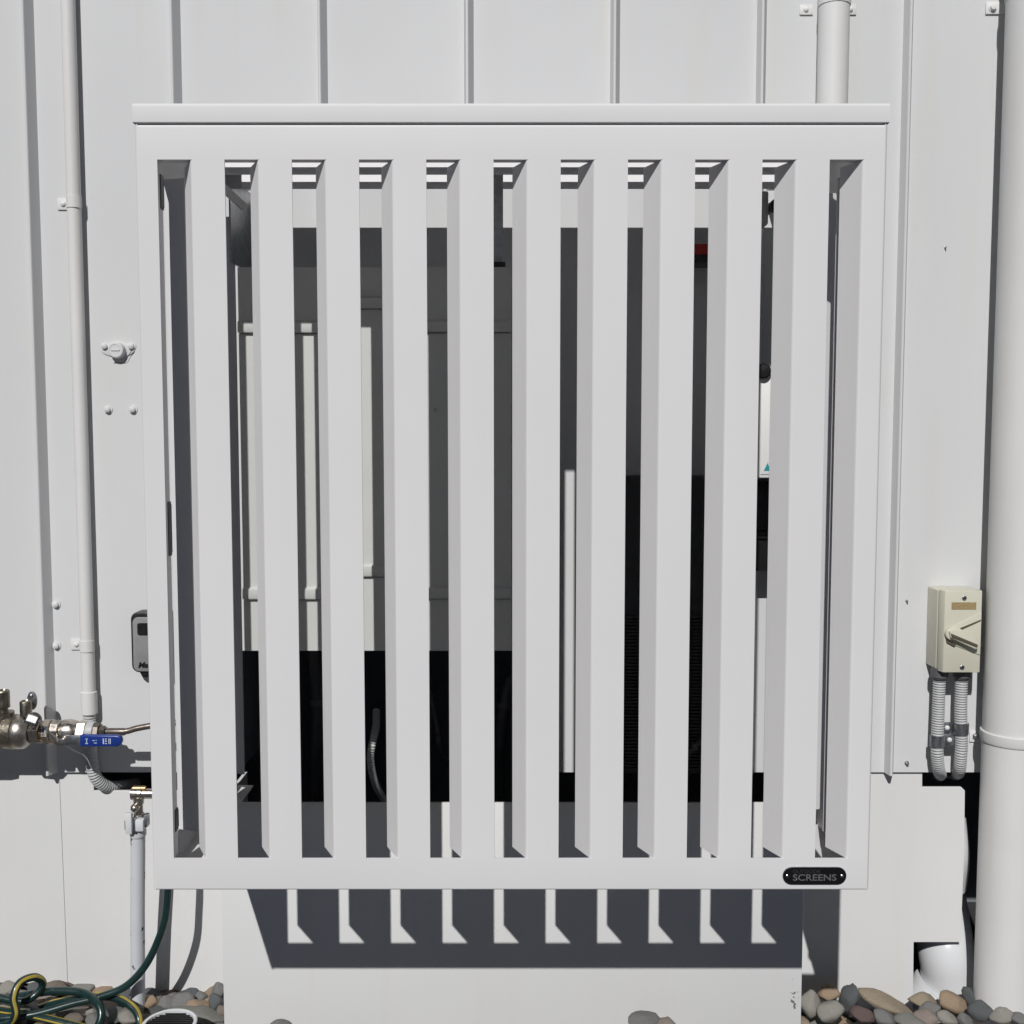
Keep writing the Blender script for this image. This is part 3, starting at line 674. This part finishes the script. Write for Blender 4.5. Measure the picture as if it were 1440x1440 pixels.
MB().prism([(xf(a), zf(b)) for a, b in ((1328, 890), (1330, 890), (1334, 902), (1344, 906), (1342, 909), (1331, 903))], lambda p: (p[0], YI - .0034, p[1]), lambda p: (p[0], YI - .0001, p[1])).build('hub_stop', M['handle'], cov)
# glands and flexible conduits
rF = .0118; yF = .483
for nm, pts, px in (('a', [(1321, 957), (1319.5, 1000), (1318, 1040), (1318, 1062), (1320, 1082), (1322, 1090)], 1321), ('b', [(1352, 957), (1351, 1000), (1352, 1040), (1351, 1064), (1349, 1082), (1345, 1088)], 1352)):
    ys = [yF, yF, yF, yF + .002, yF + .020, YS + .03]
    P3 = [at(a, b, y) for (a, b), y in zip(pts, ys)] + [Vector((at(pts[-1][0], 1088, YS + .05).x, .62, zc(1095, YS + .05)))]
    MB().lathe((P3[0].x, yF, zB_ + .001), (0, 0, -1), [(0, .015), (.004, .0155), (.017, .0155), (.018, .0128), (.021, .0125)], 22).build('gland', M['glandm'], iso)
    corrugated(P3, rF, .0047, 'flexible_conduit', M['flex'], iso, .22)
for px, py in ((1351.5, 1024), (1317.5, 1041)):
    saddle(at(px, py, yF), rF + .0004, iso, M['galv'], 1 if px < 1330 else -1, .021, y=yF + .006)

# ------------------------------------------------------------------ white pvc elbow at the right foot of the wall
pe = thing('pvc_elbow', 'glossy white drain pipe elbow in the skirting cut-out at the lower right', 'pipe')
ye = .585
e0, e1 = at(1332, 1412, ye), at(1336, 1335, ye)
re_ = px2m(38, e0)
path = [at(1339, 1460, ye), at(1338, 1410, ye), at(1335, 1370, ye), at(1330, 1335, ye + .006), at(1325, 1300, ye + .04), at(1320, 1265, ye + .10)]
MB().tube(smooth_path(path, 8), re_, 40).build('bend', M['pvc'], pe)
MB().lathe(at(1325, 1393, ye), (.48, -.12, .87), [(-.12, re_ * 1.0), (-.119, re_ * 1.09), (-.004, re_ * 1.09), (0, re_ * 1.07), (.0005, re_ * .9)], 44).build('socket', M['pvc'], pe)
MB().tube(smooth_path([at(1336, 1150, .60), at(1341, 1200, .578), at(1337, 1245, .60)], 6), .030, 24).build('branch', M['pvc'], pe)

# ------------------------------------------------------------------ stones
VAR = []
for s_ in range(8):
    bm = bmesh.new(); bmesh.ops.create_icosphere(bm, subdivisions=3, radius=1)
    off = Vector((s_ * 7.3, s_ * 3.1, s_ * 5.7))
    for v in bm.verts:
        n_ = v.co.normalized()
        d = 1 + .22 * noise.noise(n_ * 1.1 + off) + .09 * noise.noise(n_ * 2.6 + off) + .03 * noise.noise(n_ * 6 + off)
        q = n_ * d
        for pl_ in range(8):       # worn flat facets
            dr_ = Vector((math.sin(s_ * 3 + pl_ * 1.9), math.cos(s_ * 2 + pl_ * 2.7), math.sin(pl_ * 1.3 + s_))).normalized()
            e_ = q.dot(dr_)
            if e_ > .70: q -= dr_ * (e_ - .70) * .85
        v.co = q
    me = bpy.data.meshes.new('stone'); bm.to_mesh(me); bm.free()
    for p in me.polygons: p.use_smooth = True
    VAR.append(me)
VC = {}
def stone(loc, size, col, var, rot, label, group=None, name='river_stone'):
    key = (var, col)
    if key not in VC:
        me = VAR[var].copy(); me.materials.append(M['st_' + col]); VC[key] = me
    o = bpy.data.objects.new(name, VC[key]); COL.objects.link(o)
    o.location = loc; o.scale = size; o.rotation_euler = rot
    return tag(o, label, 'stone', group)
NAMED = [ # px, py, Y, half width px, half height px, tilt deg, colour, label
 (1139, 1412, .44, 15, 18, -10, 'pale', 'pale upright stone touching the right corner of the plinth'),
 (1165, 1397, .455, 15, 12, 5, 'orange', 'orange tan block shaped stone behind the pale stones beside the plinth'),
 (1168, 1423, .40, 18, 16, 30, 'pale', 'pale tan stone in front of the orange block stone beside the plinth'),
 (1195, 1403, .435, 12, 19, -18, 'slate', 'dark blue grey upright egg shaped stone below the badge'),
 (1244, 1412, .43, 40, 13, -24, 'tan', 'long tan stone lying aslant below the right skirting'),
 (1212, 1428, .39, 18, 11, -15, 'red', 'dark red brown stone below the slate egg shaped stone'),
 (1243, 1431, .385, 17, 11, -20, 'grey', 'dark grey stone in front of the long tan stone'),
 (1281, 1436, .375, 21, 8, -6, 'green', 'flat green grey stone at the bottom edge below the long tan stone'),
 (1298, 1407, .455, 19, 10, -8, 'tan', 'tan stone under the white pipe elbow cut-out'),
 (1306, 1418, .43, 15, 8, 12, 'grey', 'grey stone in front of the tan stone by the pipe elbow'),
 (1339, 1411, .435, 20, 15, -14, 'orange', 'rounded orange tan stone in front of the white pipe elbow'),
 (1303, 1432, .39, 18, 11, 8, 'pink', 'pinkish stone below the grey stone by the pipe elbow'),
 (1331, 1433, .38, 14, 10, -20, 'pale', 'pale grey tan stone below the rounded orange stone'),
 (1356, 1436, .375, 12, 10, -35, 'grey', 'grey stone with flat facet between elbow and downpipe'),
 (1364, 1402, .44, 9, 17, 16, 'slate', 'slim slate stone leaning between pipe elbow and downpipe'),
 (1382, 1423, .375, 18, 13, -12, 'slate', 'round dark slate stone at the foot of the downpipe'),
 (1408, 1428, .345, 16, 10, 20, 'pale', 'pale stone with dark twig in front of the downpipe'),
 (1432, 1433, .335, 14, 9, -10, 'grey', 'dark grey stone at the right edge in front of the downpipe'),
 (208, 1411, .44, 13, 12, 30, 'orange', 'orange tan stone at the foot of the white standpipe'),
 (221, 1412, .45, 8, 12, -15, 'brown', 'narrow dark brown stone right of the standpipe'),
 (235, 1412, .445, 14, 10, -10, 'grey', 'grey angular stone second right of the standpipe'),
 (259, 1410, .45, 18, 14, 8, 'grey', 'large rounded grey stone at the wall left of the plinth'),
 (278, 1415, .425, 16, 9, -5, 'orange', 'low orange tan stone between grey stones left of the plinth'),
 (283, 1403, .47, 10, 8, 10, 'grey', 'small grey stone behind the low orange stone left of the plinth'),
 (308, 1393, .475, 10, 11, 12, 'grey', 'topmost grey angular stone in the corner left of the plinth'),
 (304, 1410, .44, 12, 14, 30, 'slate', 'dark stone tucked into the corner left of the plinth'),
 (314, 1423, .41, 9, 10, 0, 'brown', 'brown stone touching the left edge of the plinth'),
 (272, 1430, .395, 46, 12, -3, 'green', 'large flat green grey stone behind the round drain'),
 (182, 1432, .37, 16, 10, -10, 'pale', 'pale grey stone inside the hose loop'),
 (104, 1434, .38, 16, 8, 10, 'brown', 'brown stone under the coiled garden hose'),
 (136, 1434, .36, 15, 9, -6, 'grey', 'grey stone framed by the garden hose loop'),
 (129, 1423, .40, 8, 7, 0, 'pale', 'small pale stone behind the hose below the skirting joint'),
 (76, 1388, .475, 18, 7, -4, 'brown', 'brown stone in the gap under the left skirting sheet'),
 (10, 1389, .475, 15, 8, 6, 'pale', 'pale stone in the gap under the skirting at the left edge'),
 (905, 1436, .300, 22, 12, 8, 'grey', 'dark grey stone at the bottom edge in front of the plinth'),
 (937, 1441, .295, 16, 9, -6, 'pink', 'pinkish stone at the bottom edge in front of the plinth'),
 (395, 1444, .300, 15, 9, -6, 'grey', 'small grey stone at the bottom edge before the left of the plinth'),
]
PLACED = []
for i, (px, py, Y, hw, hh, tilt, col, lab) in enumerate(NAMED):
    Y += .03 if Y > .31 else 0
    p = at(px, py, Y); a, b = px2m(hw, p) * 1.10, px2m(hh, p) * 1.10
    PLACED.append((p, lab))
    stone(p, (a, min(max(a, b) * .8, .034), b), col, i % 8, (R(random.uniform(-8, 8)), R(-tilt), R(random.uniform(-10, 10))), lab)
cols = list(STONES); inview = []
CN = {'grey': 'grey', 'pale': 'pale', 'tan': 'tan', 'orange': 'orange tan', 'slate': 'slate', 'red': 'red brown', 'brown': 'brown', 'pink': 'pinkish', 'green': 'green grey'}
def scatter(xa, xb, ya, yb, step, grp):
    j = 0; y = ya
    while y < yb:
        x = xa + (step / 2 if j % 2 else 0)
        while x < xb:
            xx, yy = x + random.uniform(-.3, .3) * step, y + random.uniform(-.3, .3) * step
            sz = random.uniform(.45, .72) * step
            col = random.choice(cols)
            near = min(PLACED, key=lambda q: (q[0].x - xx) ** 2 + (q[0].y - yy) ** 2)[1]
            lab = 'small ' + CN[col] + ' pebble bedded by the ' + ' '.join(near.split()[:9])
            stone((xx, yy, ground_z(xx) - .018 + random.uniform(-.006, .006)), (sz * random.uniform(.9, 1.35), sz, sz * random.uniform(.5, .75)), col, random.randrange(8),
                  (random.uniform(-.3, .3), random.uniform(-.3, .3), random.uniform(0, 6.3)), lab, grp)
            x += step
        y += step * .86; j += 1
scatter(-1.10, -.545, .33, .525, .045, 'bedded pebbles left of the plinth')
scatter(.545, 1.12, .33, .525, .045, 'bedded pebbles right of the plinth')
pb = MB()
src = bmesh.new(); bmesh.ops.create_icosphere(src, subdivisions=1, radius=1)
sv = [v.co.copy() for v in src.verts]; sf = [tuple(v.index for v in f.verts) for f in src.faces]; src.free()
SK = ['grey', 'pale', 'tan', 'slate', 'brown', 'green']
for i in range(1000):
    x, y = random.uniform(-2.3, 2.3), random.uniform(.215, .52)
    if (abs(x) < 1.12 and abs(x) > .53 and y > .31) or (abs(x) < .54 and y > .33): continue
    a = random.uniform(.016, .030); rot = Matrix.Rotation(random.uniform(0, 6.3), 3, 'Z') @ Matrix.Rotation(random.uniform(-.4, .4), 3, 'X')
    c = Vector((x, y, ground_z(x) - .016))
    pb.add([c + rot @ Vector((v.x * a * 1.3, v.y * a, v.z * a * .65)) * (1 + .2 * noise.noise(v * 1.7 + c * 30)) for v in sv], sf, random.randrange(6))
tag(pb.build('pebble_bed', [M['st_' + k] for k in SK], sharp=80), 'loose river pebbles covering the bed along the wall', 'pebbles', kind='stuff')
